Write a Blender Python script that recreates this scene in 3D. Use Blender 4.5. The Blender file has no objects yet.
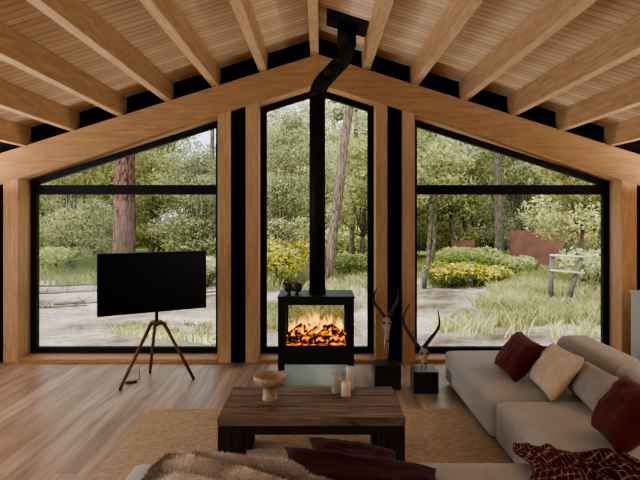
import bpy, bmesh, math, random
from mathutils import Vector, Matrix, noise as mnoise

random.seed(11)
S = bpy.context.scene
COL = S.collection
PI = math.pi
F, H, CX, CY = 577.0, 1.7, 320.0, 215.0      # focal length in pixels, eye height, principal point
D = 6.63                                      # inner face of the glazed gable wall


def W(px, py, d):
    """point of the room seen at a photo pixel at depth d"""
    return Vector(((px - CX) * d / F, d, H - (py - CY) * d / F))


def X(px): return (px - CX) * D / F
def Z(py): return H - (py - CY) * D / F


# ------------------------------------------------------------------ materials
def new_mat(name):
    m = bpy.data.materials.new(name)
    m.use_nodes = True
    nt = m.node_tree
    b = nt.nodes['Principled BSDF']
    return m, nt, b


def plain(name, col, rough=.6, metal=0, spec=.5, bump=0, bscale=60, var=0.0, vscale=8, sheen=0):
    m, nt, b = new_mat(name)
    b.inputs['Base Color'].default_value = (*col, 1)
    b.inputs['Roughness'].default_value = rough
    b.inputs['Metallic'].default_value = metal
    b.inputs['Specular IOR Level'].default_value = spec
    if sheen:
        b.inputs['Sheen Weight'].default_value = sheen
    tc = nt.nodes.new('ShaderNodeTexCoord')
    if var:
        n = nt.nodes.new('ShaderNodeTexNoise')
        n.inputs['Scale'].default_value = vscale
        n.inputs['Detail'].default_value = 6
        nt.links.new(tc.outputs['Object'], n.inputs['Vector'])
        r = nt.nodes.new('ShaderNodeValToRGB')
        r.color_ramp.elements[0].position = .3
        r.color_ramp.elements[1].position = .7
        r.color_ramp.elements[0].color = (*[c * (1 - var) for c in col], 1)
        r.color_ramp.elements[1].color = (*[min(1, c * (1 + var)) for c in col], 1)
        nt.links.new(n.outputs['Fac'], r.inputs['Fac'])
        nt.links.new(r.outputs['Color'], b.inputs['Base Color'])
    if bump:
        n2 = nt.nodes.new('ShaderNodeTexNoise')
        n2.inputs['Scale'].default_value = bscale
        n2.inputs['Detail'].default_value = 4
        nt.links.new(tc.outputs['Object'], n2.inputs['Vector'])
        bp = nt.nodes.new('ShaderNodeBump')
        bp.inputs['Strength'].default_value = bump
        bp.inputs['Distance'].default_value = .01
        nt.links.new(n2.outputs['Fac'], bp.inputs['Height'])
        nt.links.new(bp.outputs['Normal'], b.inputs['Normal'])
    return m


def wood(name, dark, light, scale=(1, 12, 12), rough=.55, bump=.15, knots=False, spec=.3, ring=3.0):
    """grain stretched along the axis with the small scale value"""
    m, nt, b = new_mat(name)
    N, L = nt.nodes, nt.links
    tc = N.new('ShaderNodeTexCoord')
    mp = N.new('ShaderNodeMapping')
    mp.inputs['Scale'].default_value = scale
    L.new(tc.outputs['Object'], mp.inputs['Vector'])
    n = N.new('ShaderNodeTexNoise')
    n.inputs['Scale'].default_value = ring
    n.inputs['Detail'].default_value = 8
    n.inputs['Roughness'].default_value = .65
    n.inputs['Distortion'].default_value = .8
    L.new(mp.outputs['Vector'], n.inputs['Vector'])
    r = N.new('ShaderNodeValToRGB')
    r.color_ramp.elements[0].position = .3
    r.color_ramp.elements[1].position = .72
    r.color_ramp.elements[0].color = (*dark, 1)
    r.color_ramp.elements[1].color = (*light, 1)
    L.new(n.outputs['Fac'], r.inputs['Fac'])
    out = r.outputs['Color']
    if knots:
        v = N.new('ShaderNodeTexVoronoi')
        v.inputs['Scale'].default_value = 2.6
        mp2 = N.new('ShaderNodeMapping')
        mp2.inputs['Scale'].default_value = tuple(.45 if s < 3 else 1 for s in scale)
        L.new(tc.outputs['Object'], mp2.inputs['Vector'])
        L.new(mp2.outputs['Vector'], v.inputs['Vector'])
        rk = N.new('ShaderNodeValToRGB')
        rk.color_ramp.elements[0].position = .0
        rk.color_ramp.elements[1].position = .07
        rk.color_ramp.elements[0].color = (.4, .4, .4, 1)
        rk.color_ramp.elements[1].color = (1, 1, 1, 1)
        L.new(v.outputs['Distance'], rk.inputs['Fac'])
        mx = N.new('ShaderNodeMixRGB')
        mx.blend_type = 'MULTIPLY'
        mx.inputs['Fac'].default_value = .8
        L.new(out, mx.inputs[1])
        L.new(rk.outputs['Color'], mx.inputs[2])
        out = mx.outputs['Color']
    L.new(out, b.inputs['Base Color'])
    b.inputs['Roughness'].default_value = rough
    b.inputs['Specular IOR Level'].default_value = spec
    bp = N.new('ShaderNodeBump')
    bp.inputs['Strength'].default_value = bump
    bp.inputs['Distance'].default_value = .01
    L.new(n.outputs['Fac'], bp.inputs['Height'])
    L.new(bp.outputs['Normal'], b.inputs['Normal'])
    return m


PINE_D, PINE_L = (.27, .15, .072), (.42, .255, .13)
M = {}
M['pine_x'] = wood('pine along x', PINE_D, PINE_L, (1, 9, 9), knots=True)
M['pine_y'] = wood('pine along y', (.38, .24, .135), (.58, .40, .245), (9, 1, 9), knots=True)
M['pine_z'] = wood('pine along z', (.35, .21, .11), (.53, .345, .195), (9, 9, 1), knots=True)
M['black_wall'] = plain('black stained panel', (.004, .004, .0045), .8, spec=.1)
M['frame'] = plain('black window frame', (.004, .004, .0045), .5, spec=.2)
M['side_wall'] = plain('dark painted wall', (.03, .027, .025), .8)
M['black_metal'] = plain('black stove metal', (.006, .006, .007), .5, 0, spec=.3, bump=.03, bscale=200)
M['flue_metal'] = plain('black flue metal', (.007, .007, .008), .6, 0, spec=.2)
M['tv_black'] = plain('black tv plastic', (.006, .006, .007), .4)
M['tv_screen'] = plain('black tv screen', (.003, .003, .004), .3, spec=.15)
M['walnut'] = wood('walnut', (.075, .032, .014), (.16, .075, .033), (14, 14, 1.5), .45)
M['old_wood_x'] = wood('old dark timber', (.035, .019, .012), (.33, .22, .155), (1.2, 9, 9), .6, .9, spec=.3, ring=2.2)
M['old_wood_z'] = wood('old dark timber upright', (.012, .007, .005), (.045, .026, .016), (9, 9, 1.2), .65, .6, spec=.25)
M['sofa'] = plain('oat grey woven fabric', (.355, .337, .31), .95, bump=.25, bscale=350, var=.06, vscale=4, spec=.15, sheen=.15)
M['sofa_pillow'] = plain('taupe woven fabric', (.31, .285, .25), .95, bump=.3, bscale=300, var=.07, vscale=6, spec=.15)
M['red'] = plain('deep red velvet', (.085, .0055, .0065), .85, bump=.2, bscale=220, var=.2, vscale=9, spec=.2, sheen=.08)
M['red_dark'] = plain('dark maroon velvet', (.042, .005, .006), .85, bump=.2, bscale=220, var=.2, vscale=9, spec=.2, sheen=.05)
M['cream_fabric'] = plain('cream woven fabric', (.52, .43, .31), .95, bump=.35, bscale=160, var=.12, vscale=14, spec=.15)
M['ceramic'] = plain('speckled tan stoneware', (.36, .25, .16), .55, bump=.15, bscale=60, var=.25, vscale=40)
M['wax'] = plain('cream wax', (.62, .52, .38), .5)
M['wax_grey'] = plain('grey wax', (.42, .37, .31), .6, var=.1)
M['wick'] = plain('dark wick', (.02, .018, .015), .9)
M['bone'] = plain('weathered bone', (.30, .23, .17), .7, bump=.3, bscale=40, var=.3, vscale=18)
M['horn'] = plain('dark ridged horn', (.014, .011, .009), .45, bump=.4, bscale=60)
M['block'] = plain('black block', (.008, .008, .008), .28, spec=.6)
M['steel'] = plain('dull steel', (.45, .45, .45), .35, 1)
M['hearth'] = plain('grey glass hearth', (.14, .17, .22), .16, spec=.7)
M['sideboard'] = plain('pale grey lacquer', (.36, .36, .36), .5)
M['rubber'] = plain('black rubber', (.01, .01, .01), .6)
M['rust'] = plain('rusty steel sheet', (.12, .048, .03), .85, var=.45, vscale=3)
M['old_post'] = wood('grey weathered post', (.05, .042, .035), (.15, .13, .11), (8, 8, 1), .9, .5)
M['pale_rail'] = wood('pale weathered rail', (.28, .25, .21), (.52, .48, .41), (1, 8, 8), .9, .4)
M['twig'] = plain('dead twig', (.10, .075, .055), .9, var=.3)
M['stone'] = plain('pale field stone', (.42, .37, .33), .9, bump=.6, bscale=14, var=.25, vscale=6)


def floor_mat():
    m, nt, b = new_mat('oak plank floor')
    N, L = nt.nodes, nt.links
    tc = N.new('ShaderNodeTexCoord')
    rot = N.new('ShaderNodeMapping')
    rot.inputs['Rotation'].default_value = (0, 0, PI / 2)
    L.new(tc.outputs['Object'], rot.inputs['Vector'])
    br = N.new('ShaderNodeTexBrick')
    br.inputs['Scale'].default_value = 1
    br.inputs['Mortar Size'].default_value = .0012
    br.inputs['Brick Width'].default_value = 1.6
    br.inputs['Row Height'].default_value = .145
    br.offset = .37
    br.inputs['Color1'].default_value = (.30, .205, .15, 1)
    br.inputs['Color2'].default_value = (.43, .32, .245, 1)
    br.inputs['Mortar'].default_value = (.17, .115, .085, 1)
    L.new(rot.outputs['Vector'], br.inputs['Vector'])
    mp = N.new('ShaderNodeMapping')
    mp.inputs['Scale'].default_value = (8, .55, 1)
    L.new(tc.outputs['Object'], mp.inputs['Vector'])
    n = N.new('ShaderNodeTexNoise')
    n.inputs['Scale'].default_value = 2.2
    n.inputs['Detail'].default_value = 8
    n.inputs['Distortion'].default_value = .6
    L.new(mp.outputs['Vector'], n.inputs['Vector'])
    r = N.new('ShaderNodeValToRGB')
    r.color_ramp.elements[0].position = .3
    r.color_ramp.elements[1].position = .7
    r.color_ramp.elements[0].color = (.52, .47, .44, 1)
    r.color_ramp.elements[1].color = (1.1, 1.1, 1.1, 1)
    L.new(n.outputs['Fac'], r.inputs['Fac'])
    mx = N.new('ShaderNodeMixRGB')
    mx.blend_type = 'MULTIPLY'
    mx.inputs['Fac'].default_value = 1
    L.new(br.outputs['Color'], mx.inputs[1])
    L.new(r.outputs['Color'], mx.inputs[2])
    L.new(mx.outputs['Color'], b.inputs['Base Color'])
    b.inputs['Roughness'].default_value = .38
    b.inputs['Specular IOR Level'].default_value = .5
    bp = N.new('ShaderNodeBump')
    bp.inputs['Strength'].default_value = .12
    bp.inputs['Distance'].default_value = .01
    L.new(n.outputs['Fac'], bp.inputs['Height'])
    L.new(bp.outputs['Normal'], b.inputs['Normal'])
    return m


def ceiling_mat():
    m, nt, b = new_mat('pine ceiling boards')
    N, L = nt.nodes, nt.links
    tc = N.new('ShaderNodeTexCoord')
    sep = N.new('ShaderNodeSeparateXYZ')
    L.new(tc.outputs['Object'], sep.inputs[0])
    mul = N.new('ShaderNodeMath'); mul.operation = 'MULTIPLY'
    mul.inputs[1].default_value = 1 / .095
    L.new(sep.outputs['Y'], mul.inputs[0])
    fr = N.new('ShaderNodeMath'); fr.operation = 'FRACT'
    L.new(mul.outputs[0], fr.inputs[0])
    fl = N.new('ShaderNodeMath'); fl.operation = 'FLOOR'
    L.new(mul.outputs[0], fl.inputs[0])
    wn = N.new('ShaderNodeTexWhiteNoise'); wn.noise_dimensions = '1D'
    L.new(fl.outputs[0], wn.inputs['W'])
    groove = N.new('ShaderNodeValToRGB')
    e = groove.color_ramp.elements
    e[0].position, e[0].color = .0, (.42, .38, .36, 1)
    e[1].position, e[1].color = .16, (1, 1, 1, 1)
    L.new(fr.outputs[0], groove.inputs['Fac'])
    mp = N.new('ShaderNodeMapping')
    mp.inputs['Scale'].default_value = (1, 14, 1)
    L.new(tc.outputs['Object'], mp.inputs['Vector'])
    n = N.new('ShaderNodeTexNoise')
    n.inputs['Scale'].default_value = 3
    n.inputs['Detail'].default_value = 6
    L.new(mp.outputs['Vector'], n.inputs['Vector'])
    ad = N.new('ShaderNodeMath'); ad.operation = 'MULTIPLY_ADD'
    ad.inputs[1].default_value = .45
    L.new(wn.outputs['Value'], ad.inputs[0])
    L.new(n.outputs['Fac'], ad.inputs[2])
    r = N.new('ShaderNodeValToRGB')
    r.color_ramp.elements[0].position = .3
    r.color_ramp.elements[1].position = 1
    r.color_ramp.elements[0].color = (.58, .41, .27, 1)
    r.color_ramp.elements[1].color = (.80, .61, .43, 1)
    L.new(ad.outputs[0], r.inputs['Fac'])
    mx = N.new('ShaderNodeMixRGB')
    mx.blend_type = 'MULTIPLY'
    mx.inputs['Fac'].default_value = 1
    L.new(r.outputs['Color'], mx.inputs[1])
    L.new(groove.outputs['Color'], mx.inputs[2])
    v = N.new('ShaderNodeTexVoronoi')
    v.inputs['Scale'].default_value = 4.5
    L.new(tc.outputs['Object'], v.inputs['Vector'])
    rk = N.new('ShaderNodeValToRGB')
    rk.color_ramp.elements[0].color = (.35, .3, .28, 1)
    rk.color_ramp.elements[1].color = (1, 1, 1, 1)
    rk.color_ramp.elements[1].position = .08
    L.new(v.outputs['Distance'], rk.inputs['Fac'])
    mx2 = N.new('ShaderNodeMixRGB')
    mx2.blend_type = 'MULTIPLY'
    mx2.inputs['Fac'].default_value = .7
    L.new(mx.outputs['Color'], mx2.inputs[1])
    L.new(rk.outputs['Color'], mx2.inputs[2])
    L.new(mx2.outputs['Color'], b.inputs['Base Color'])
    b.inputs['Roughness'].default_value = .6
    b.inputs['Specular IOR Level'].default_value = .25
    bp = N.new('ShaderNodeBump')
    bp.inputs['Strength'].default_value = .5
    bp.inputs['Distance'].default_value = .01
    L.new(groove.outputs['Color'], bp.inputs['Height'])
    L.new(bp.outputs['Normal'], b.inputs['Normal'])
    return m


def glass_mat(name, tint=(1, 1, 1), refl=1.0, rough=.0):
    m = bpy.data.materials.new(name)
    m.use_nodes = True
    nt = m.node_tree
    N, L = nt.nodes, nt.links
    N.remove(N['Principled BSDF'])
    tr = N.new('ShaderNodeBsdfTransparent')
    tr.inputs['Color'].default_value = (*tint, 1)
    gl = N.new('ShaderNodeBsdfGlossy')
    gl.inputs['Roughness'].default_value = rough
    fr = N.new('ShaderNodeFresnel')
    fr.inputs['IOR'].default_value = 1.3
    mu = N.new('ShaderNodeMath'); mu.operation = 'MULTIPLY'
    mu.inputs[1].default_value = refl
    L.new(fr.outputs[0], mu.inputs[0])
    mx = N.new('ShaderNodeMixShader')
    L.new(mu.outputs[0], mx.inputs[0])
    L.new(tr.outputs[0], mx.inputs[1])
    L.new(gl.outputs[0], mx.inputs[2])
    L.new(mx.outputs[0], N['Material Output'].inputs[0])
    return m


def rug_mat():
    m, nt, b = new_mat('jute rug')
    N, L = nt.nodes, nt.links
    tc = N.new('ShaderNodeTexCoord')
    mp = N.new('ShaderNodeMapping')
    mp.inputs['Scale'].default_value = (26, 85, 26)
    L.new(tc.outputs['Object'], mp.inputs['Vector'])
    n = N.new('ShaderNodeTexNoise')
    n.inputs['Scale'].default_value = 1.0
    n.inputs['Detail'].default_value = 5
    L.new(mp.outputs['Vector'], n.inputs['Vector'])
    r = N.new('ShaderNodeValToRGB')
    r.color_ramp.elements[0].position = .3
    r.color_ramp.elements[1].position = .72
    r.color_ramp.elements[0].color = (.30, .215, .145, 1)
    r.color_ramp.elements[1].color = (.54, .42, .30, 1)
    L.new(n.outputs['Fac'], r.inputs['Fac'])
    L.new(r.outputs['Color'], b.inputs['Base Color'])
    b.inputs['Roughness'].default_value = .95
    b.inputs['Specular IOR Level'].default_value = .1
    bp = N.new('ShaderNodeBump')
    bp.inputs['Strength'].default_value = .8
    bp.inputs['Distance'].default_value = .01
    L.new(n.outputs['Fac'], bp.inputs['Height'])
    L.new(bp.outputs['Normal'], b.inputs['Normal'])
    return m


def plaid_mat():
    m, nt, b = new_mat('red plaid wool')
    N, L = nt.nodes, nt.links
    uv = N.new('ShaderNodeUVMap')
    sep = N.new('ShaderNodeSeparateXYZ')
    dn = N.new('ShaderNodeTexNoise'); dn.inputs['Scale'].default_value = 7; dn.inputs['Detail'].default_value = 3
    L.new(uv.outputs[0], dn.inputs['Vector'])
    dm = N.new('ShaderNodeVectorMath'); dm.operation = 'MULTIPLY_ADD'; dm.inputs[1].default_value = (.035, .035, 0)
    L.new(dn.outputs['Color'], dm.inputs[0]); L.new(uv.outputs[0], dm.inputs[2])
    L.new(dm.outputs[0], sep.inputs[0])

    def stripes(sock, k, lo, hi):
        a = N.new('ShaderNodeMath'); a.operation = 'MULTIPLY'; a.inputs[1].default_value = k
        L.new(sock, a.inputs[0])
        f = N.new('ShaderNodeMath'); f.operation = 'FRACT'
        L.new(a.outputs[0], f.inputs[0])
        c = N.new('ShaderNodeValToRGB')
        c.color_ramp.interpolation = 'CONSTANT'
        c.color_ramp.elements[0].color = (0, 0, 0, 1)
        c.color_ramp.elements[1].position = lo
        c.color_ramp.elements[1].color = (1, 1, 1, 1)
        e = c.color_ramp.elements.new(hi); e.color = (0, 0, 0, 1)
        L.new(f.outputs[0], c.inputs['Fac'])
        return c.outputs['Color']
    base = None
    prev = N.new('ShaderNodeRGB'); prev.outputs[0].default_value = (.085, .012, .015, 1)
    cur = prev.outputs[0]
    for sock, k, lo, hi, col, f in ((sep.outputs['X'], 36, .45, .8, (.03, .008, .01), .8), (sep.outputs['Y'], 17, .45, .8, (.03, .008, .01), .8),
                                    (sep.outputs['X'], 36, .08, .28, (.40, .27, .22), .55), (sep.outputs['Y'], 17, .08, .28, (.40, .27, .22), .5)):
        s = stripes(sock, k, lo, hi)
        mu = N.new('ShaderNodeMath'); mu.operation = 'MULTIPLY'; mu.inputs[1].default_value = f
        nb = N.new('ShaderNodeTexNoise'); nb.inputs['Scale'].default_value = 26; nb.inputs['Detail'].default_value = 3
        L.new(uv.outputs[0], nb.inputs['Vector'])
        nr = N.new('ShaderNodeMapRange'); nr.inputs['From Min'].default_value = .42; nr.inputs['From Max'].default_value = .58
        nr.inputs['To Max'].default_value = f * 1.3
        L.new(nb.outputs['Fac'], nr.inputs['Value']); L.new(nr.outputs[0], mu.inputs[1])
        L.new(s, mu.inputs[0])
        mx = N.new('ShaderNodeMixRGB')
        L.new(mu.outputs[0], mx.inputs[0])
        L.new(cur, mx.inputs[1])
        mx.inputs[2].default_value = (*col, 1)
        cur = mx.outputs['Color']
    L.new(cur, b.inputs['Base Color'])
    b.inputs['Roughness'].default_value = .95
    b.inputs['Specular IOR Level'].default_value = .1
    return m


def leaf_mat(name, dark, light, transl=.35):
    m = bpy.data.materials.new(name)
    m.use_nodes = True
    nt = m.node_tree
    N, L = nt.nodes, nt.links
    N.remove(N['Principled BSDF'])
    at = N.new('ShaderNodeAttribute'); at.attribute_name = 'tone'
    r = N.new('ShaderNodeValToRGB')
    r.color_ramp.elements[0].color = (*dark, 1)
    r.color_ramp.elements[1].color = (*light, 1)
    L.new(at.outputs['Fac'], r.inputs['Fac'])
    oi = N.new('ShaderNodeObjectInfo')
    hs = N.new('ShaderNodeHueSaturation')
    mr = N.new('ShaderNodeMapRange')
    mr.inputs['To Min'].default_value = .75
    mr.inputs['To Max'].default_value = 1.25
    L.new(oi.outputs['Random'], mr.inputs['Value'])
    L.new(mr.outputs[0], hs.inputs['Value'])
    L.new(r.outputs['Color'], hs.inputs['Color'])
    d = N.new('ShaderNodeBsdfDiffuse')
    t = N.new('ShaderNodeBsdfTranslucent')
    L.new(hs.outputs['Color'], d.inputs['Color'])
    L.new(hs.outputs['Color'], t.inputs['Color'])
    mx = N.new('ShaderNodeMixShader')
    mx.inputs[0].default_value = transl
    L.new(d.outputs[0], mx.inputs[1])
    L.new(t.outputs[0], mx.inputs[2])
    L.new(mx.outputs[0], N['Material Output'].inputs[0])
    return m


def bark_mat(name, dark, light, sc=(9, 9, 2.2)):
    m, nt, b = new_mat(name)
    N, L = nt.nodes, nt.links
    tc = N.new('ShaderNodeTexCoord')
    mp = N.new('ShaderNodeMapping')
    mp.inputs['Scale'].default_value = sc
    L.new(tc.outputs['Object'], mp.inputs['Vector'])
    v = N.new('ShaderNodeTexVoronoi'); v.feature = 'DISTANCE_TO_EDGE'
    v.inputs['Scale'].default_value = 1.4
    L.new(mp.outputs['Vector'], v.inputs['Vector'])
    n = N.new('ShaderNodeTexNoise')
    n.inputs['Scale'].default_value = 2
    n.inputs['Detail'].default_value = 6
    L.new(mp.outputs['Vector'], n.inputs['Vector'])
    mu = N.new('ShaderNodeMath'); mu.operation = 'MULTIPLY_ADD'
    mu.inputs[1].default_value = 1.6
    L.new(v.outputs['Distance'], mu.inputs[0])
    sb = N.new('ShaderNodeMath'); sb.operation = 'SUBTRACT'; sb.inputs[1].default_value = .3
    L.new(n.outputs['Fac'], sb.inputs[0])
    L.new(sb.outputs[0], mu.inputs[2])
    r = N.new('ShaderNodeValToRGB')
    r.color_ramp.elements[0].position = .1
    r.color_ramp.elements[1].position = .6
    r.color_ramp.elements[0].color = (*dark, 1)
    r.color_ramp.elements[1].color = (*light, 1)
    L.new(mu.outputs[0], r.inputs['Fac'])
    L.new(r.outputs['Color'], b.inputs['Base Color'])
    b.inputs['Roughness'].default_value = .95
    b.inputs['Specular IOR Level'].default_value = .1
    bp = N.new('ShaderNodeBump')
    bp.inputs['Strength'].default_value = .8
    bp.inputs['Distance'].default_value = .03
    L.new(mu.outputs[0], bp.inputs['Height'])
    L.new(bp.outputs['Normal'], b.inputs['Normal'])
    return m


def ground_mat():
    m, nt, b = new_mat('sandy forest soil')
    N, L = nt.nodes, nt.links
    tc = N.new('ShaderNodeTexCoord')
    n = N.new('ShaderNodeTexNoise')
    n.inputs['Scale'].default_value = .55
    n.inputs['Detail'].default_value = 9
    n.inputs['Roughness'].default_value = .62
    L.new(tc.outputs['Object'], n.inputs['Vector'])
    r = N.new('ShaderNodeValToRGB')
    e = r.color_ramp.elements
    e[0].position, e[0].color = .36, (.13, .105, .075, 1)
    e[1].position, e[1].color = .52, (.38, .325, .28, 1)
    x = e.new(.66); x.color = (.57, .50, .445, 1)
    L.new(n.outputs['Fac'], r.inputs['Fac'])
    n2 = N.new('ShaderNodeTexNoise')
    n2.inputs['Scale'].default_value = 9
    n2.inputs['Detail'].default_value = 8
    n2.inputs['Roughness'].default_value = .7
    L.new(tc.outputs['Object'], n2.inputs['Vector'])
    r2 = N.new('ShaderNodeValToRGB')
    r2.color_ramp.elements[0].position = .32
    r2.color_ramp.elements[1].position = .6
    r2.color_ramp.elements[0].color = (.42, .37, .33, 1)
    r2.color_ramp.elements[1].color = (1, 1, 1, 1)
    L.new(n2.outputs['Fac'], r2.inputs['Fac'])
    mx = N.new('ShaderNodeMixRGB'); mx.blend_type = 'MULTIPLY'
    mx.inputs['Fac'].default_value = 1
    L.new(r.outputs['Color'], mx.inputs[1])
    L.new(r2.outputs['Color'], mx.inputs[2])
    # the ground under the trees turns to green-brown litter
    sep = N.new('ShaderNodeSeparateXYZ')
    L.new(tc.outputs['Object'], sep.inputs[0])
    mr = N.new('ShaderNodeMapRange')
    mr.inputs['From Min'].default_value = 14
    mr.inputs['From Max'].default_value = 22
    L.new(sep.outputs['Y'], mr.inputs['Value'])
    mx2 = N.new('ShaderNodeMixRGB')
    L.new(mr.outputs[0], mx2.inputs[0])
    L.new(mx.outputs['Color'], mx2.inputs[1])
    mx2.inputs[2].default_value = (.17, .19, .07, 1)
    L.new(mx2.outputs['Color'], b.inputs['Base Color'])
    b.inputs['Roughness'].default_value = 1
    b.inputs['Specular IOR Level'].default_value = .05
    bp = N.new('ShaderNodeBump')
    bp.inputs['Strength'].default_value = .6
    bp.inputs['Distance'].default_value = .05
    L.new(n2.outputs['Fac'], bp.inputs['Height'])
    L.new(bp.outputs['Normal'], b.inputs['Normal'])
    return m


def fire_mat():
    m = bpy.data.materials.new('flame')
    m.use_nodes = True
    nt = m.node_tree
    N, L = nt.nodes, nt.links
    N.remove(N['Principled BSDF'])
    at = N.new('ShaderNodeAttribute'); at.attribute_name = 'tone'
    r = N.new('ShaderNodeValToRGB')
    e = r.color_ramp.elements
    e[0].position, e[0].color = 0, (1, .28, .008, 1)
    e[1].position, e[1].color = 1, (1, .30, .01, 1)
    x = e.new(.35); x.color = (1, .58, .06, 1)
    x = e.new(.7); x.color = (1, .46, .03, 1)
    L.new(at.outputs['Fac'], r.inputs['Fac'])
    em = N.new('ShaderNodeEmission')
    em.inputs['Strength'].default_value = 2.5
    L.new(r.outputs['Color'], em.inputs['Color'])
    tr = N.new('ShaderNodeBsdfTransparent')
    fa = N.new('ShaderNodeValToRGB')
    fe = fa.color_ramp.elements
    fe[0].position, fe[0].color = 0, (.7, .7, .7, 1)
    fe[1].position, fe[1].color = 1, (.05, .05, .05, 1)
    L.new(at.outputs['Fac'], fa.inputs['Fac'])
    lw = N.new('ShaderNodeLayerWeight')
    lw.inputs['Blend'].default_value = .35
    inv = N.new('ShaderNodeMath'); inv.operation = 'SUBTRACT'; inv.inputs[0].default_value = 1
    L.new(lw.outputs['Facing'], inv.inputs[1])
    mu = N.new('ShaderNodeMath'); mu.operation = 'MULTIPLY'
    L.new(fa.outputs['Color'], mu.inputs[0]); L.new(inv.outputs[0], mu.inputs[1])
    mx = N.new('ShaderNodeMixShader')
    L.new(mu.outputs[0], mx.inputs[0])
    L.new(tr.outputs[0], mx.inputs[1])
    L.new(em.outputs[0], mx.inputs[2])
    L.new(mx.outputs[0], N['Material Output'].inputs[0])
    return m


def ember_mat(name, cover, strength):
    m, nt, b = new_mat(name)
    N, L = nt.nodes, nt.links
    tc = N.new('ShaderNodeTexCoord')
    n = N.new('ShaderNodeTexNoise')
    n.inputs['Scale'].default_value = 22
    n.inputs['Detail'].default_value = 4
    L.new(tc.outputs['Object'], n.inputs['Vector'])
    r = N.new('ShaderNodeValToRGB')
    r.color_ramp.elements[0].position = cover
    r.color_ramp.elements[1].position = cover + .17
    r.color_ramp.elements[0].color = (0, 0, 0, 1)
    r.color_ramp.elements[1].color = (1, .24, .012, 1)
    L.new(n.outputs['Fac'], r.inputs['Fac'])
    b.inputs['Base Color'].default_value = (.012, .009, .008, 1)
    b.inputs['Roughness'].default_value = .9
    L.new(r.outputs['Color'], b.inputs['Emission Color'])
    b.inputs['Emission Strength'].default_value = strength
    return m


M['floor'] = floor_mat()
M['ceiling'] = ceiling_mat()
M['glass'] = glass_mat('window glass', (.97, .98, .97), .35)
M['stove_glass'] = glass_mat('stove glass', (.93, .9, .86), .6)
M['rug'] = rug_mat()
M['plaid'] = plaid_mat()
M['ground'] = ground_mat()
M['flame'] = fire_mat()
M['log'] = ember_mat('charred log', .50, 2.0)
M['ember'] = ember_mat('glowing embers', .44, 1.8)
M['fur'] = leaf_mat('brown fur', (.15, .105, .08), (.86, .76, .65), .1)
M['leaf_oak'] = leaf_mat('oak leaves', (.17, .185, .07), (.62, .62, .30), .42)
M['leaf_sage'] = leaf_mat('sage leaves', (.19, .205, .10), (.60, .61, .36), .42)
M['leaf_bright'] = leaf_mat('bright shrub leaves', (.14, .18, .06), (.48, .54, .22), .35)
M['leaf_pine'] = leaf_mat('pine needles', (.09, .11, .06), (.36, .39, .22), .3)
M['leaf_rust'] = leaf_mat('rusty dry leaves', (.25, .12, .06), (.5, .3, .16), .35)
M['flower'] = leaf_mat('yellow flowers', (.55, .36, .02), (.85, .60, .05), .3)
M['grass'] = leaf_mat('pale green grass', (.19, .195, .085), (.60, .58, .30), .4)
M['grass_dark'] = leaf_mat('green grass', (.12, .15, .045), (.38, .42, .16), .4)
M['bark_pine'] = bark_mat('reddish pine bark', (.025, .016, .013), (.17, .10, .075))
M['bark_grey'] = bark_mat('grey oak bark', (.045, .036, .03), (.15, .125, .10), (14, 14, 3))
M['bark_tan'] = bark_mat('tan pine bark', (.06, .045, .036), (.22, .165, .13), (12, 12, 2))


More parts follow.
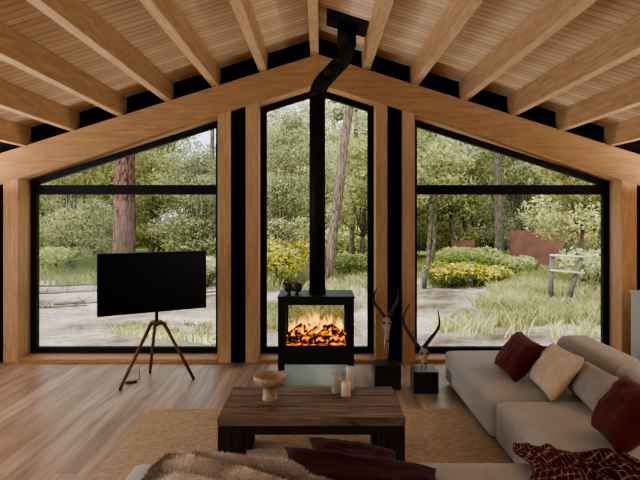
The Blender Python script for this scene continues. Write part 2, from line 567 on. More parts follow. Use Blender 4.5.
# ------------------------------------------------------------------ mesh helpers
class MB:
    def __init__(self):
        self.v, self.f, self.t = [], [], []

    def add(self, vs, fs, tone=0.0):
        o = len(self.v)
        self.v += [tuple(p) for p in vs]
        self.t += [tone] * len(vs) if not isinstance(tone, list) else tone
        self.f += [tuple(i + o for i in f) for f in fs]
        return self

    def box(self, x0, x1, y0, y1, z0, z1, mat=None):
        vs = [(x, y, z) for x in (x0, x1) for y in (y0, y1) for z in (z0, z1)]
        if mat is not None:
            vs = [mat @ Vector(p) for p in vs]
        return self.add(vs, [(0, 1, 3, 2), (4, 6, 7, 5), (0, 4, 5, 1), (2, 3, 7, 6), (0, 2, 6, 4), (1, 5, 7, 3)])

    def prism(self, pts, y0, y1):
        n = len(pts)
        vs = [(x, y0, z) for x, z in pts] + [(x, y1, z) for x, z in pts]
        fs = [tuple(range(n)), tuple(range(2 * n - 1, n - 1, -1))]
        fs += [(i, i + n, (i + 1) % n + n, (i + 1) % n) for i in range(n)]
        return self.add(vs, fs)

    def tube(self, pts, rad, n=10, rough=0.0, flat=1.0):
        pts = [Vector(p) for p in pts]
        if not isinstance(rad, (list, tuple)):
            rad = [rad] * len(pts)
        vs, fs = [], []
        ref = None
        for i, p in enumerate(pts):
            t = (pts[min(i + 1, len(pts) - 1)] - pts[max(i - 1, 0)]).normalized()
            if ref is None:
                ref = Vector((1, 0, 0)) if abs(t.x) < .8 else Vector((0, 1, 0))
            a = (ref - t * ref.dot(t)).normalized()
            ref = a
            b = t.cross(a)
            for k in range(n):
                an = 2 * PI * k / n
                r = rad[i] * (1 + (random.uniform(-rough, rough) if rough else 0))
                vs.append(p + (a * math.cos(an) + b * math.sin(an) * flat) * r)
        for i in range(len(pts) - 1):
            for k in range(n):
                fs.append((i * n + k, i * n + (k + 1) % n, (i + 1) * n + (k + 1) % n, (i + 1) * n + k))
        fs.append(tuple(range(n - 1, -1, -1)))
        m = (len(pts) - 1) * n
        fs.append(tuple(range(m, m + n)))
        return self.add(vs, fs)

    def lathe(self, prof, n=32, c=(0, 0, 0)):
        vs, fs = [], []
        for r, z in prof:
            for k in range(n):
                a = 2 * PI * k / n
                vs.append((c[0] + r * math.cos(a), c[1] + r * math.sin(a), c[2] + z))
        for i in range(len(prof) - 1):
            for k in range(n):
                fs.append((i * n + k, i * n + (k + 1) % n, (i + 1) * n + (k + 1) % n, (i + 1) * n + k))
        fs.append(tuple(range(n - 1, -1, -1)))
        m = (len(prof) - 1) * n
        fs.append(tuple(range(m, m + n)))
        return self.add(vs, fs)

    def ball(self, c, r, n=12, sc=(1, 1, 1), rough=0.0):
        vs, fs = [], []
        h = n // 2
        for i in range(h + 1):
            th = PI * i / h
            for k in range(n):
                a = 2 * PI * k / n
                q = r * (1 + (random.uniform(-rough, rough) if rough else 0))
                vs.append((c[0] + q * sc[0] * math.sin(th) * math.cos(a), c[1] + q * sc[1] * math.sin(th) * math.sin(a), c[2] + q * sc[2] * math.cos(th)))
        for i in range(h):
            for k in range(n):
                fs.append((i * n + k, (i + 1) * n + k, (i + 1) * n + (k + 1) % n, i * n + (k + 1) % n))
        return self.add(vs, fs)

    def round_box(self, x0, x1, y0, y1, z0, z1, r=.05, n=8, puff=0.0):
        """box with rounded edges, its top slightly puffed"""
        c = Vector(((x0 + x1) / 2, (y0 + y1) / 2, (z0 + z1) / 2))
        hs = Vector(((x1 - x0) / 2, (y1 - y0) / 2, (z1 - z0) / 2))
        bm = bmesh.new()
        bmesh.ops.create_cube(bm, size=2)
        bmesh.ops.subdivide_edges(bm, edges=bm.edges[:], cuts=n, use_grid_fill=True)
        vs = []
        for v in bm.verts:
            # cluster the grid near the edges so that the rounding is smooth
            q = Vector([math.copysign(abs(a) ** .5, a) * h for a, h in zip(v.co, hs)])
            inner = Vector([max(-(h - r), min(h - r, a)) for a, h in zip(q, hs)])
            dv = q - inner
            p = inner + dv.normalized() * r if dv.length > 1e-6 else q
            if puff and v.co.z > .9:
                p.z += puff * (1 - v.co.x ** 2) * (1 - v.co.y ** 2)
            vs.append(p + c)
        bm.verts.index_update()
        fs = [tuple(v.index for v in f.verts) for f in bm.faces]
        bm.free()
        return self.add(vs, fs)

    def build(self, name, mat, parent=None, smooth=False, bevel=0.0):
        me = bpy.data.meshes.new(name)
        me.from_pydata(self.v, [], self.f)
        bm = bmesh.new()
        bm.from_mesh(me)
        if len(self.f) < 6000:
            bmesh.ops.recalc_face_normals(bm, faces=bm.faces)
        if bevel:
            bmesh.ops.bevel(bm, geom=bm.edges[:], offset=bevel, segments=2, affect='EDGES', clamp_overlap=True)
        bm.to_mesh(me)
        bm.free()
        if any(self.t) and not bevel:
            at = me.attributes.new('tone', 'FLOAT', 'POINT')
            at.data.foreach_set('value', self.t)
        if smooth:
            me.polygons.foreach_set('use_smooth', [True] * len(me.polygons))
        me.materials.append(M[mat] if isinstance(mat, str) else mat)
        o = bpy.data.objects.new(name, me)
        COL.objects.link(o)
        if parent:
            o.parent = parent
        return o


def thing(name, label, cat, loc=(0, 0, 0), group=None):
    o = bpy.data.objects.new(name, None)
    o.empty_display_size = .1
    COL.objects.link(o)
    o.location = loc
    return tag(o, label, cat, group)


def tag(o, label, cat, group=None, kind=None):
    o['label'] = label
    o['category'] = cat
    if group:
        o['group'] = group
    if kind:
        o['kind'] = kind
    return o


def struct(o):
    o['kind'] = 'structure'
    return o


def root_struct(name):
    o = bpy.data.objects.new(name, None)
    COL.objects.link(o)
    return struct(o)


def dup(root, loc, label=None, scale=None, rz=None, group=None):
    r = root.copy()
    COL.objects.link(r)
    r.location = loc
    if scale is not None:
        r.scale = scale if hasattr(scale, '__len__') else (scale,) * 3
    if rz is not None:
        r.rotation_euler = (0, 0, rz)
    if label:
        r['label'] = label
    if group:
        r['group'] = group
    for ch in list(root.children):
        c = ch.copy()
        COL.objects.link(c)
        c.parent = r
        for g in list(ch.children):
            e = g.copy()
            COL.objects.link(e)
            e.parent = c
    return r


# ------------------------------------------------------------------ room shell
XM = X(318)                                    # ridge line of the gable
SL = .312
BT, BB = Z(54), Z(83.5)                        # apex of the gable beam: top and bottom
def btop(x): return BT - SL * abs(x - XM)
def bbot(x): return BB - (SL + .006) * abs(x - XM)
PUR = .215                                     # purlin height
def zceil(x): return BT + PUR - SL * abs(x - XM)
XL, XR, YB = -4.3, 4.3, -2.6
DW = D + .29                                   # window frame plane
DE = D + .38

o = MB().box(XL - .1, XR + .1, YB - .1, DE, -.12, 0).build('floor', 'floor'); struct(o)

ceil = MB()
for a, b in ((XL - .3, XM), (XM, XR + .3)):
    ceil.prism([(a, zceil(a)), (b, zceil(b)), (b, zceil(b) + .18), (a, zceil(a) + .18)], YB - .1, D + .75)
ceiling = struct(ceil.build('ceiling', 'ceiling'))
for px in (-27, 23, 72, 120, 167.5, 215, 263, 314.5, 366.5, 415.5, 465, 514, 563, 612, 661):
    x = X(px)
    zt = zceil(x) + .01
    zb = btop(x) + .002
    MB().box(x - .048, x + .048, YB, D + .1, zb, zt).build('rafter', 'pine_y', ceiling, bevel=.004)

gable = root_struct('wall_front')
for s in (-1, 1):
    xe = XL if s < 0 else XR
    MB().prism([(XM, BB), (xe, bbot(xe)), (xe, btop(xe)), (XM, BT)], D, DE).build('gable_beam', 'pine_x', gable, bevel=.004)
    MB().prism([(XM, BT - .02), (xe, btop(xe) - .02), (xe, zceil(xe) + .02), (XM, zceil(XM) + .02)], D + .1, D + .16).build('black_panel', 'black_wall', gable)
def column(p0, p1, y0, y1, name, mat, bev=.004):
    a, b = X(p0), X(p1)
    MB().prism([(a, 0), (b, 0), (b, bbot(b) + .01), (a, bbot(a) + .01)], y0, y1).build(name, mat, gable, bevel=bev)
for p0, p1 in ((3, 18), (217.5, 231), (245.5, 258), (376, 387.5), (402, 415), (622, 637)):
    column(p0, p1, D, DE, 'post', 'pine_z')
for p0, p1 in ((-58, 3), (231, 245.5), (387.5, 402), (637, 697)):
    column(p0, p1, D + .025, D + .08, 'black_panel', 'black_wall', 0)

struct(MB().box(XL - .12, XL, YB, DE, 0, 2.75).build('wall_left', 'side_wall'))
struct(MB().box(XR, XR + .12, YB, DE, 0, 2.75).build('wall_right', 'side_wall'))
struct(MB().prism([(XL, 0), (XR, 0), (XR, zceil(XR) + .05), (XM, zceil(XM) + .05), (XL, zceil(XL) + .05)], YB - .12, YB).build('wall_back', 'side_wall'))

FT = .07
def window(idx, p0, p1, mull):
    a, b = X(p0) + .002, X(p1) - .002
    w = root_struct('window_%d' % idx)
    zb = .045
    apex = a < XM < b
    top = [(b, bbot(b) - .003), (XM, bbot(XM) - .003), (a, bbot(a) - .003)] if apex else [(b, bbot(b) - .003), (a, bbot(a) - .003)]
    fr = MB()
    y0, y1 = DW, DE - .02
    fr.box(a, a + FT, y0, y1, zb, bbot(a) - .003 if a > XM else bbot(a) - .003)
    fr.box(b - FT, b, y0, y1, zb, bbot(b) - .003)
    fr.box(a + FT, b - FT, y0, y1, zb, zb + FT)
    for i in range(len(top) - 1):
        (xa, za), (xb, zb2) = top[i], top[i + 1]
        fr.prism([(xa, za), (xb, zb2), (xb, zb2 - FT), (xa, za - FT)], y0, y1)
    fr.build('frame', 'frame', w)
    gy0, gy1 = DW + .03, DW + .036
    if mull:
        zm1 = H - (185.0 - CY) * DW / F
        zm0 = H - (194.5 - CY) * DW / F
        MB().box(a + FT, b - FT, y0, y1, zm0, zm1).build('mullion', 'frame', w)
        MB().box(a + FT, b - FT, gy0, gy1, zb + FT, zm0).build('pane', 'glass', w)
        pts = [(a + FT, zm1), (b - FT, zm1), (b - FT, bbot(b - FT) - FT), (a + FT, bbot(a + FT) - FT)]
        MB().prism(pts, gy0, gy1).build('pane', 'glass', w)
    else:
        pts = [(a + FT, zb + FT), (b - FT, zb + FT), (b - FT, bbot(b - FT) - FT), (XM, bbot(XM) - FT), (a + FT, bbot(a + FT) - FT)]
        MB().prism(pts, gy0, gy1).build('pane', 'glass', w)
    MB().box(a, b, D - .012, DE - .02, .0, .043).build('sill', 'pine_x', w, bevel=.004)
    return w
window(1, 18, 217.5, True)
window(2, 258, 376, False)
window(3, 415, 622, True)

# ------------------------------------------------------------------ stove and flue
sx0, sx1 = (278 - CX) / 99.4, (354 - CX) / 99.4
sy0, sy1 = 5.80, 6.31
sc = Vector(((sx0 + sx1) / 2, (sy0 + sy1) / 2, 0))
stove = thing('wood_stove', 'black see-through wood stove with a lit fire in the middle window', 'stove', (sc.x, sc.y, .012))
hw, hd = (sx1 - sx0) / 2, (sy1 - sy0) / 2
zb, zt = .185, .868
gz0, gz1 = .375, .782                        # fire opening
gx = .305
MB().box(-hw - .008, hw + .008, -hd - .008, hd + .008, zt - .022, zt).build('top_plate', 'black_metal', stove, bevel=.004)
b = MB()
b.box(-hw, hw, -hd, hd, zb, gz0 - .03)
b.build('ash_box', 'black_metal', stove, bevel=.004)
for s in (-1, 1):
    x0, x1 = (-hw, -gx - .02) if s < 0 else (gx + .02, hw)
    MB().box(x0, x1, -hd + .012, hd - .012, gz0 - .03, zt - .022).build('side_panel', 'black_metal', stove)
MB().box(-gx - .02, gx + .02, -hd + .012, hd - .012, gz1 + .02, zt - .022).build('baffle', 'black_metal', stove)
for s in (-1, 1):
    d = MB()
    y0, y1 = (-hd - .004, -hd + .012) if s < 0 else (hd - .012, hd + .004)
    d.box(-hw, -gx, y0, y1, gz0 - .03, zt - .022)
    d.box(gx, hw, y0, y1, gz0 - .03, zt - .022)
    d.box(-gx, gx, y0, y1, gz0 - .03, gz0)
    d.box(-gx, gx, y0, y1, gz1, zt - .022)
    door = d.build('door', 'black_metal', stove)
    ym = (y0 + y1) / 2
    MB().box(-gx, gx, ym - .003, ym + .003, gz0, gz1).build('glass', 'stove_glass', door)
    if s < 0:
        MB().tube([(hw - .035, y0 - .03, .50), (hw - .035, y0 - .03, .66)], .008, 8).tube([(hw - .035, y0, .58), (hw - .035, y0 - .03, .58)], .006, 8).build('handle', 'black_metal', door, True)
for x in (-hw, hw - .035):
    for y in (-hd, hd - .035):
        MB().box(x, x + .035, y, y + .035, 0, zb).build('leg', 'black_metal', stove)

tag(MB().box(sc.x - hw + .03, sc.x + hw - .01, 5.60, 6.50, 0, .012).build('hearth_plate', 'hearth', bevel=.003), 'grey glass hearth plate lying on the floor under the stove', 'hearth plate')

fy = sc.y + .02
fx0 = (317.3 - CX) * fy / F
fx1 = (346.5 - CX) * fy / F
fl = thing('flue_pipe', 'black flue pipe rising from the stove and bending to the ceiling', 'flue pipe', (fx0, fy, .88))
fr_ = .083
def rel(p): return Vector(p) - Vector((fx0, fy, .88))
zA, zB = H + (CY - 87) * fy / F, H + (CY - 57) * fy / F
zp = zceil(fx1)
MB().tube([(0, 0, 0), (0, 0, zA - .88 - .06)], fr_, 24).build('pipe', 'flue_metal', fl, True)
MB().tube([(0, 0, 0), (0, 0, .05)], fr_ + .006, 24).build('collar', 'flue_metal', fl, True)
e = []
pA, pB, pC, pD = Vector((0, 0, zA - .88 - .06)), Vector((0, 0, zA - .88)), rel((fx1, fy - .03, zB)), rel((fx1, fy - .12, zp - .01))
dAB = (pC - pB).normalized()
def bend(p0, p1, p2, n=7):
    return [p0 * (1 - t) ** 2 + p1 * 2 * t * (1 - t) + p2 * t * t for t in [k / n for k in range(n + 1)]]
pts = bend(pA - Vector((0, 0, .05)), pB, pB + dAB * .13)
MB().tube(pts, fr_ + .003, 24).build('elbow', 'flue_metal', fl, True)
MB().tube([pB + dAB * .11, pC - dAB * .1], fr_, 24).build('pipe', 'flue_metal', fl, True)
MB().tube(bend(pC - dAB * .12, pC, pC + Vector((0, 0, .12))), fr_ + .003, 24).build('elbow', 'flue_metal', fl, True)
MB().tube([pC + Vector((0, 0, .09)), pD], fr_ + .015, 24).build('pipe', 'flue_metal', fl, True)
cp = MB()
xa, xb = fx1 - .21, fx1 + .20
cp.prism([(xa, zceil(xa) - .02), (xb, zceil(xb) - .02), (xb, zceil(xb) - .004), (xa, zceil(xa) - .004)], fy - .40, fy + .07)
cp.v = [tuple(rel(p)) for p in cp.v]
cp.build('ceiling_plate', 'flue_metal', fl)

# fire: logs, embers, flames
zf = gz0 - .03 + .012
tag(MB().box(sc.x - gx, sc.x + gx, sc.y - .2, sc.y + .2, zf + .001, zf + .02).add([], []).build('ember_bed', 'ember'), 'bed of glowing embers on the stove floor under the logs', 'embers', kind='stuff')
logs = [(-.145, -.10, .045, .35, .1, 'charred log glowing at the left front of the fire', .30), (.14, -.11, .045, -.3, .1, 'charred log glowing at the right front of the fire', .30),
        (.0, -.02, .05, .05, .15, 'charred log lying across the middle of the fire bed', .44), (-.12, .02, .125, .7, .3, 'charred log leaning upward at the left of the fire', .30),
        (.13, .0, .125, -.65, -.3, 'charred log leaning upward at the right of the fire', .30),
        (-.06, -.07, .10, -.5, .9, 'charred stick propped left of centre in the fire', .22),
        (.06, -.08, .105, .45, .8, 'charred stick propped right of centre in the fire', .22),
        (-.22, -.03, .12, -.2, .9, 'charred stick standing at the far left of the fire', .2),
        (.22, -.03, .12, .2, -.9, 'charred stick standing at the far right of the fire', .2),
        (.0, -.10, .03, -.15, .0, 'charred log lying along the front of the embers', .3)]
for x, y, z, yaw, pitch, lab, ln in logs:
    d = Vector((math.cos(yaw) * math.cos(pitch), math.sin(yaw) * .6, math.sin(pitch) * .6)).normalized()
    c = Vector((0, 0, 0))
    lr = .042 if ln > .25 else .026
    lg = MB().tube([c - d * ln / 2, c - d * ln / 4, c, c + d * ln / 4, c + d * ln / 2], lr, 9, .14)
    o = lg.build('log', 'log')
    o.location = (sc.x + x, sc.y + y, zf + z + .02)
    tag(o, lab, 'log', 'burning logs in the stove')
fl_b = MB()
for i in range(70):
    u = random.uniform(-1, 1)
    bx, by = u * .27, random.uniform(-.06, .14)
    hgt = random.uniform(.09, .22) * (1.1 - .5 * abs(u)) + .03
    if random.random() < .18: hgt *= 1.35
    w = random.uniform(.016, .036)
    zs = zf + random.uniform(.03, .12)
    ph, lean = random.uniform(0, 6), random.uniform(-.04, .04)
    vs, fs, tn = [], [], []
    n, m = 8, 9
    for k in range(m):
        t = k / (m - 1)
        r = w * (math.sin(PI * min(1, (t * .85 + .15))) ** .8) * (1 - t * .55) + .0008
        cx = bx + lean * t + math.sin(ph + t * 5) * .018 * t
        cy = by + math.cos(ph + t * 4) * .012 * t
        for q in range(n):
            a = 2 * PI * q / n
            vs.append((sc.x + cx + r * math.cos(a), sc.y + cy + r * math.sin(a) * .6, zs + hgt * t))
            tn.append(.02 + .96 * t)
    for k in range(m - 1):
        for q in range(n):
            fs.append((k * n + q, k * n + (q + 1) % n, (k + 1) * n + (q + 1) % n, (k + 1) * n + q))
    fl_b.add(vs, fs, tn)
tag(fl_b.build('flames', 'flame', smooth=True), 'bright orange flames leaping over the logs in the stove', 'fire', kind='stuff')

# small two-lobed cast ornament on the stove top
orn_p = W(293, 294, sc.y - .12)
orn = thing('stove_ornament', 'small black two-lobed ornament on the left of the stove top', 'ornament', (orn_p.x, sc.y - .12, .881))
for sx in (-1, 1):
    MB().ball((sx * .048, 0, .072), .05, 14, (.95, .6, 1.0), .03).build('lobe', 'rubber', orn, True)
    MB().tube([(sx * .04, -.02, 0), (sx * .042, 0, .04)], [.02, .012], 8).build('foot', 'rubber', orn, True)
MB().tube([(-.04, 0, .05), (.04, 0, .05)], .012, 8).build('bridge', 'rubber', orn, True)

# ------------------------------------------------------------------ television on tripod
tl, tr_ = Vector((-2.148, 5.56)), Vector((-1.213, 6.14))
tc = (tl + tr_) / 2
yaw = math.atan2(tr_.y - tl.y, tr_.x - tl.x)
tw = (tr_ - tl).length / 2
tv = thing('television', 'black flat screen television on the wooden tripod by the left window', 'television', (tc.x, tc.y, 1.02))
tv.rotation_euler = (0, 0, yaw)
MB().box(-tw, tw, -.012, .02, -.305, .305).build('casing', 'tv_black', tv, bevel=.004)
MB().box(-tw + .008, tw - .008, -.0155, -.0125, -.293, .297).build('screen', 'tv_screen', tv)
MB().box(-.3, .3, .021, .05, -.22, .1).build('back_cover', 'tv_black', tv, bevel=.006)
st_c = Vector((tc.x + .035 - .03, tc.y + .07, 0))
st = thing('tripod_stand', 'dark wood tripod stand with black pole holding the television', 'tripod stand', st_c)
MB().tube([(0, 0, .56), (0, 0, 1.1)], .017, 14).build('pole', 'tv_black', st, True)
m = Matrix.Rotation(yaw, 4, 'Z')
MB().box(-.15, .15, -.02, -.008, .93, 1.12, m).box(-.03, .03, -.03, 0, .96, 1.08, m).build('mount_plate', 'tv_black', st)
MB().lathe([(.05, .575), (.062, .582), (.062, .612), (.05, .62)], 20).build('hub', 'walnut', st, True)
for px, py in ((120, 390.5), (193.5, 379.5), (150, 373)):
    dd = F * H / (py - CY)
    foot = Vector(((px - CX) * dd / F, dd, 0)) - st_c
    dirn = foot.normalized()
    top = dirn * .065 + Vector((0, 0, .60))
    lg = MB().tube([top, foot * .985 + Vector((0, 0, .025))], [.019, .015], 12).build('leg', 'walnut', st, True)
    MB().tube([foot * .985 + Vector((0, 0, .027)), foot + Vector((0, 0, .0))], [.0155, .014], 12).build('foot_cap', 'rubber', lg, True)
cb = Vector(((131 - CX) / 99.0, F / 99.0, 0))
cable = thing('power_cable', 'black coiled cable end lying on the floor under the tripod', 'cable', cb)
pts = [(.05 * math.cos(a) * (1 + .1 * a / 6), .05 * math.sin(a), .006 + .002 * a) for a in [i * .35 for i in range(22)]]
MB().tube(pts, .005, 6).build('cord', 'rubber', cable, True)
MB().box(-.05, .02, -.02, .02, 0, .018).build('plug', 'rubber', cable, bevel=.004)
MB().tube([(.02, 0, .01), (.06, .1, .02), (.04, .14, .10)], .004, 6).build('cord', 'rubber', cable, True)

# ------------------------------------------------------------------ horned skulls on black blocks
def skull(name_label, c, bw, bh, hl, hr, z_eye, depth, skull_len):
    """c = base centre on the floor; hl, hr = photo pixels along each horn"""
    t = thing('horned_skull', name_label, 'sculpture', c)
    MB().box(-bw / 2, bw / 2, -bw / 2, bw / 2, 0, bh).build('plinth', 'block', t, bevel=.004)
    for s in (-.018, .018):
        MB().tube([(s, 0, bh), (s, 0, z_eye - skull_len * .5)], .0045, 8).build('rod', 'steel', t, True)
    sk = MB()
    # skull: cranium tapering into a long muzzle pointing down
    pts = [(0, .02, z_eye + .03), (0, .01, z_eye), (0, -.01, z_eye - .05), (0, -.03, z_eye - skull_len * .45), (0, -.045, z_eye - skull_len * .75), (0, -.05, z_eye - skull_len)]
    sk.tube(pts, [.024, .038, .042, .030, .021, .015], 14, .03, .8)
    for s in (-1, 1):
        sk.ball((s * .035, -.02, z_eye - .02), .015, 8)
    s_o = sk.build('skull', 'bone', t, True)
    for s in (-1, 1):
        MB().ball((s * .031, -.034, z_eye - .025), .013, 8).build('eye_socket', 'horn', s_o, True)
        MB().ball((s * .009, -.066, z_eye - skull_len * .9), .007, 8).build('nostril', 'horn', s_o, True)
    for hp in (hl, hr):
        P = [W(px, py, c[1]) - Vector(c) for px, py in hp]
        n = len(P)
        fine = []
        for i in range(n - 1):                # smooth the chain of pixels into a curve
            p0, p1, p2, p3 = P[max(i - 1, 0)], P[i], P[i + 1], P[min(i + 2, n - 1)]
            for k in range(5):
                q = k / 5
                fine.append(.5 * ((2 * p1) + (p2 - p0) * q + (2 * p0 - 5 * p1 + 4 * p2 - p3) * q * q + (3 * p1 - p0 - 3 * p2 + p3) * q ** 3))
        fine.append(P[-1])
        fine = [p + Vector((0, .06 * math.sin(PI * i / len(fine)) , 0)) for i, p in enumerate(fine)]
        rr = [.021 * (1 - .8 * (i / (len(fine) - 1)) ** 1.4) * (1 + .08 * (i % 2)) for i in range(len(fine))]
        MB().tube(fine, rr, 10).build('horn', 'horn', t, True)
    return t
d1 = 5.73
skull('pale horned skull on the taller black block in front of the wall post', (W(386.5, 375, d1).x, d1, 0), .255, .235,
      [(384.5, 317), (380, 311), (375, 303), (374.5, 296), (377, 288)], [(388.5, 317), (394, 309), (398, 302), (399, 295), (397.5, 287)], H - (320 - CY) * d1 / F, 0, .22)
d2 = 5.60
skull('pale horned skull on the smaller black block beside the sofa', (W(424, 380, d2).x, d2, 0), .235, .205,
      [(418.5, 347), (412, 337), (405, 325), (405, 315), (410, 304)], [(423.5, 348), (431, 340), (438.5, 331), (440.5, 322), (438, 310)], H - (350 - CY) * d2 / F, 0, .13)

# ------------------------------------------------------------------ rug, table and what stands on it
tag(MB().box(-1.47, 1.75, 2.35, 5.03, .001, .014).build('jute_rug', 'rug', bevel=.005), 'tan woven jute rug on the plank floor under the coffee table', 'rug')

TZ = .42
tx0, tx1, ty0, ty1 = -.65, .54, 3.64, 4.31
tb = thing('coffee_table', 'rustic dark timber coffee table standing on the jute rug', 'table', ((tx0 + tx1) / 2, (ty0 + ty1) / 2, .014))
thx, thy, tz = (tx1 - tx0) / 2, (ty1 - ty0) / 2, TZ - .014
top = MB()
for i in range(3):
    y0 = -thy + i * 2 * thy / 3
    top.box(-thx, thx, y0 + .002, y0 + 2 * thy / 3 - .002, tz - .055, tz)
to = top.build('tabletop', 'old_wood_x', tb, bevel=.006)
for y0 in (-thy + .006, thy - .046):
    MB().box(-thx + .16, thx - .16, y0, y0 + .04, tz - .11, tz - .0555).build('apron', 'old_wood_z', tb, bevel=.004)
for x0, x1 in ((-thx + .003, -thx + .165), (thx - .165, thx - .003)):
    for y0, y1 in ((-thy + .003, -thy + .17), (thy - .17, thy - .003)):
        MB().box(x0, x1, y0, y1, 0, tz - .0555).build('leg', 'old_wood_z', tb, bevel=.006)

bp_ = W(270, 395, 4.0)
bw = thing('footed_bowl', 'round tan stoneware footed bowl on the left of the coffee table', 'bowl', (bp_.x, 4.0, TZ))
MB().lathe([(.054, 0), (.055, .01), (.049, .05), (.048, .085), (.055, .092)], 32).build('foot', 'ceramic', bw, True)
MB().lathe([(.052, .088), (.085, .105), (.112, .135), (.118, .168), (.114, .172), (.108, .168), (.10, .14), (.07, .115), (.01, .105)], 36).build('bowl', 'ceramic', bw, True)

for px, d, dia, h, mt, lab in ((350, 4.24, .056, .168, 'wax', 'tallest cream pillar candle at the back of the coffee table'),
                               (336.5, 4.16, .072, .138, 'wax_grey', 'greyish pillar candle, leftmost of the three on the coffee table'),
                               (346, 4.08, .068, .105, 'wax', 'short cream pillar candle in front of the taller two')):
    x = (px - CX) * d / F
    cn = thing('pillar_candle', lab, 'candle', (x, d, TZ), 'candles on the coffee table')
    r = dia / 2
    MB().lathe([(r - .003, 0), (r, .004), (r, h - .006), (r - .004, h), (r * .6, h - .004), (.004, h - .007)], 24).build('wax', mt, cn, True)
    MB().tube([(0, 0, h - .008), (.002, 0, h + .012)], .0016, 6).build('wick', 'wick', cn, True)

# ------------------------------------------------------------------ sofa modules
SZ = .335
def module(lab, x0, x1, y0, y1, mid=None):
    t = thing('sofa_module', lab, 'sofa', ((x0 + x1) / 2, (y0 + y1) / 2, 0), 'low fabric sofa modules')
    hx, hy = (x1 - x0) / 2, (y1 - y0) / 2
    MB().round_box(-hx, hx, -hy, hy, .03, SZ, .05, 10, .012).build('seat', 'sofa', t, True)
    for sx in (-1, 1):
        for sy in (-1, 1):
            MB().box(sx * (hx - .12) - .03, sx * (hx - .12) + .03, sy * (hy - .12) - .03, sy * (hy - .12) + .03, .0145 if y0 < 5 else 0, .04).build('foot', 'rubber', t)
    return t
module('long oat grey sofa seat block beside the right window, furthest from the camera', 1.26, 2.52, 4.27, 5.87)
module('oat grey corner sofa seat block under the taupe and red cushions', 1.285, 2.52, 3.235, 4.255)
module('oat grey sofa seat block in the foreground under the fur throw', -1.03, 1.24, 2.1, 3.22)
module('oat grey sofa seat block in the near right corner under the plaid throw', 1.25, 2.52, 2.1, 3.22)

def bolster(lab, y0, y1, x0, x1, ztop):
    t = MB().round_box(x0, x1, y0, y1, SZ + .012, ztop, .10, 10, .01)
    o = t.build('back_bolster', 'sofa', smooth=True)
    tag(o, lab, 'bolster', 'fabric back bolsters')
bolster('oat grey back bolster at the window end of the sofa', 4.36, 5.38, 2.17, 2.50, .595)
bolster('oat grey back bolster at the right edge nearer the camera', 3.30, 4.33, 2.17, 2.50, .595)


def cushion(name, lab, mat, bf, bn, tf, tn, th, cat='cushion', group=None, n=22, wr=.008):
    """bf/bn base far/near, tf/tn top far/near corners of the middle surface"""
    bf, bn, tf, tn = [Vector(p) for p in (bf, bn, tf, tn)]
    c = (bf + bn + tf + tn) / 4
    nrm = ((bn - bf).cross(tf - bf)).normalized()
    mb = MB()
    sd = random.random() * 50
    for side in (1, -1):
        vs, fs = [], []
        for i in range(n + 1):
            for j in range(n + 1):
                u, v = i / n * 2 - 1, j / n * 2 - 1
                pu = u * (1 - .07 * (1 - v * v) * abs(u) ** 3)
                pv = v * (1 - .07 * (1 - u * u) * abs(v) ** 3)
                a, b = (pu + 1) / 2, (pv + 1) / 2
                p = (bf * (1 - a) + bn * a) * (1 - b) + (tf * (1 - a) + tn * a) * b
                k = max(0, (1 - u ** 4)) ** .55 * max(0, (1 - v ** 4)) ** .55
                w = mnoise.noise(Vector((u * 1.7 + sd, v * 1.7, side * 3))) * wr * 2 + mnoise.noise(Vector((u * 5 + sd, v * 5, side))) * wr
                p = p + nrm * side * (th * k + w * k)
                vs.append(p - c)
        for i in range(n):
            for j in range(n):
                q = (i * (n + 1) + j, (i + 1) * (n + 1) + j, (i + 1) * (n + 1) + j + 1, i * (n + 1) + j + 1)
                fs.append(q if side > 0 else q[::-1])
        mb.add(vs, fs)
    o = mb.build(name, mat, smooth=True)
    bm = bmesh.new(); bm.from_mesh(o.data)
    bmesh.ops.remove_doubles(bm, verts=bm.verts, dist=.0005)
    bmesh.ops.recalc_face_normals(bm, faces=bm.faces)
    bm.to_mesh(o.data); bm.free()
    o.location = c
    tag(o, lab, cat, group)
    return o
cz = SZ + .045
cushion('throw_cushion', 'deep red cushion standing on the far sofa block, nearest the window', 'red', (1.57, 5.20, cz-.02), (1.565, 4.64, cz-.025), (1.81, 5.20, .655), (1.79, 4.62, .65), .08)
cushion('throw_cushion', 'cream cushion leaning beside the red one on the far sofa block', 'cream_fabric', (1.71, 4.70, cz-.02), (1.665, 4.16, cz-.03), (1.925, 4.76, .65), (1.945, 4.24, .65), .075)
cushion('throw_cushion', 'taupe grey cushion leaning on the bolster between cream and red cushions', 'sofa_pillow', (1.91, 4.42, cz-.02), (1.84, 3.86, cz-.02), (2.06, 4.46, .575), (2.11, 3.93, .56), .085)
cushion('throw_cushion', 'large deep red cushion at the right edge of the picture', 'red', (1.70, 3.62, cz), (1.63, 3.16, cz), (1.97, 3.72, .665), (2.0, 3.22, .665), .09)
cushion('throw_cushion', 'deep red cushion lying in the foreground, upper and further one of two', 'red_dark', (-.065, 3.20, .468), (-.03, 2.88, .40), (.42, 3.18, .40), (.42, 2.88, .385), .045)
cushion('throw_cushion', 'deep red cushion lying in the foreground, nearer of two beside the fur throw', 'red_dark', (-.185, 3.00, .495), (-.165, 2.72, .40), (.60, 2.97, .395), (.60, 2.70, .385), .05)

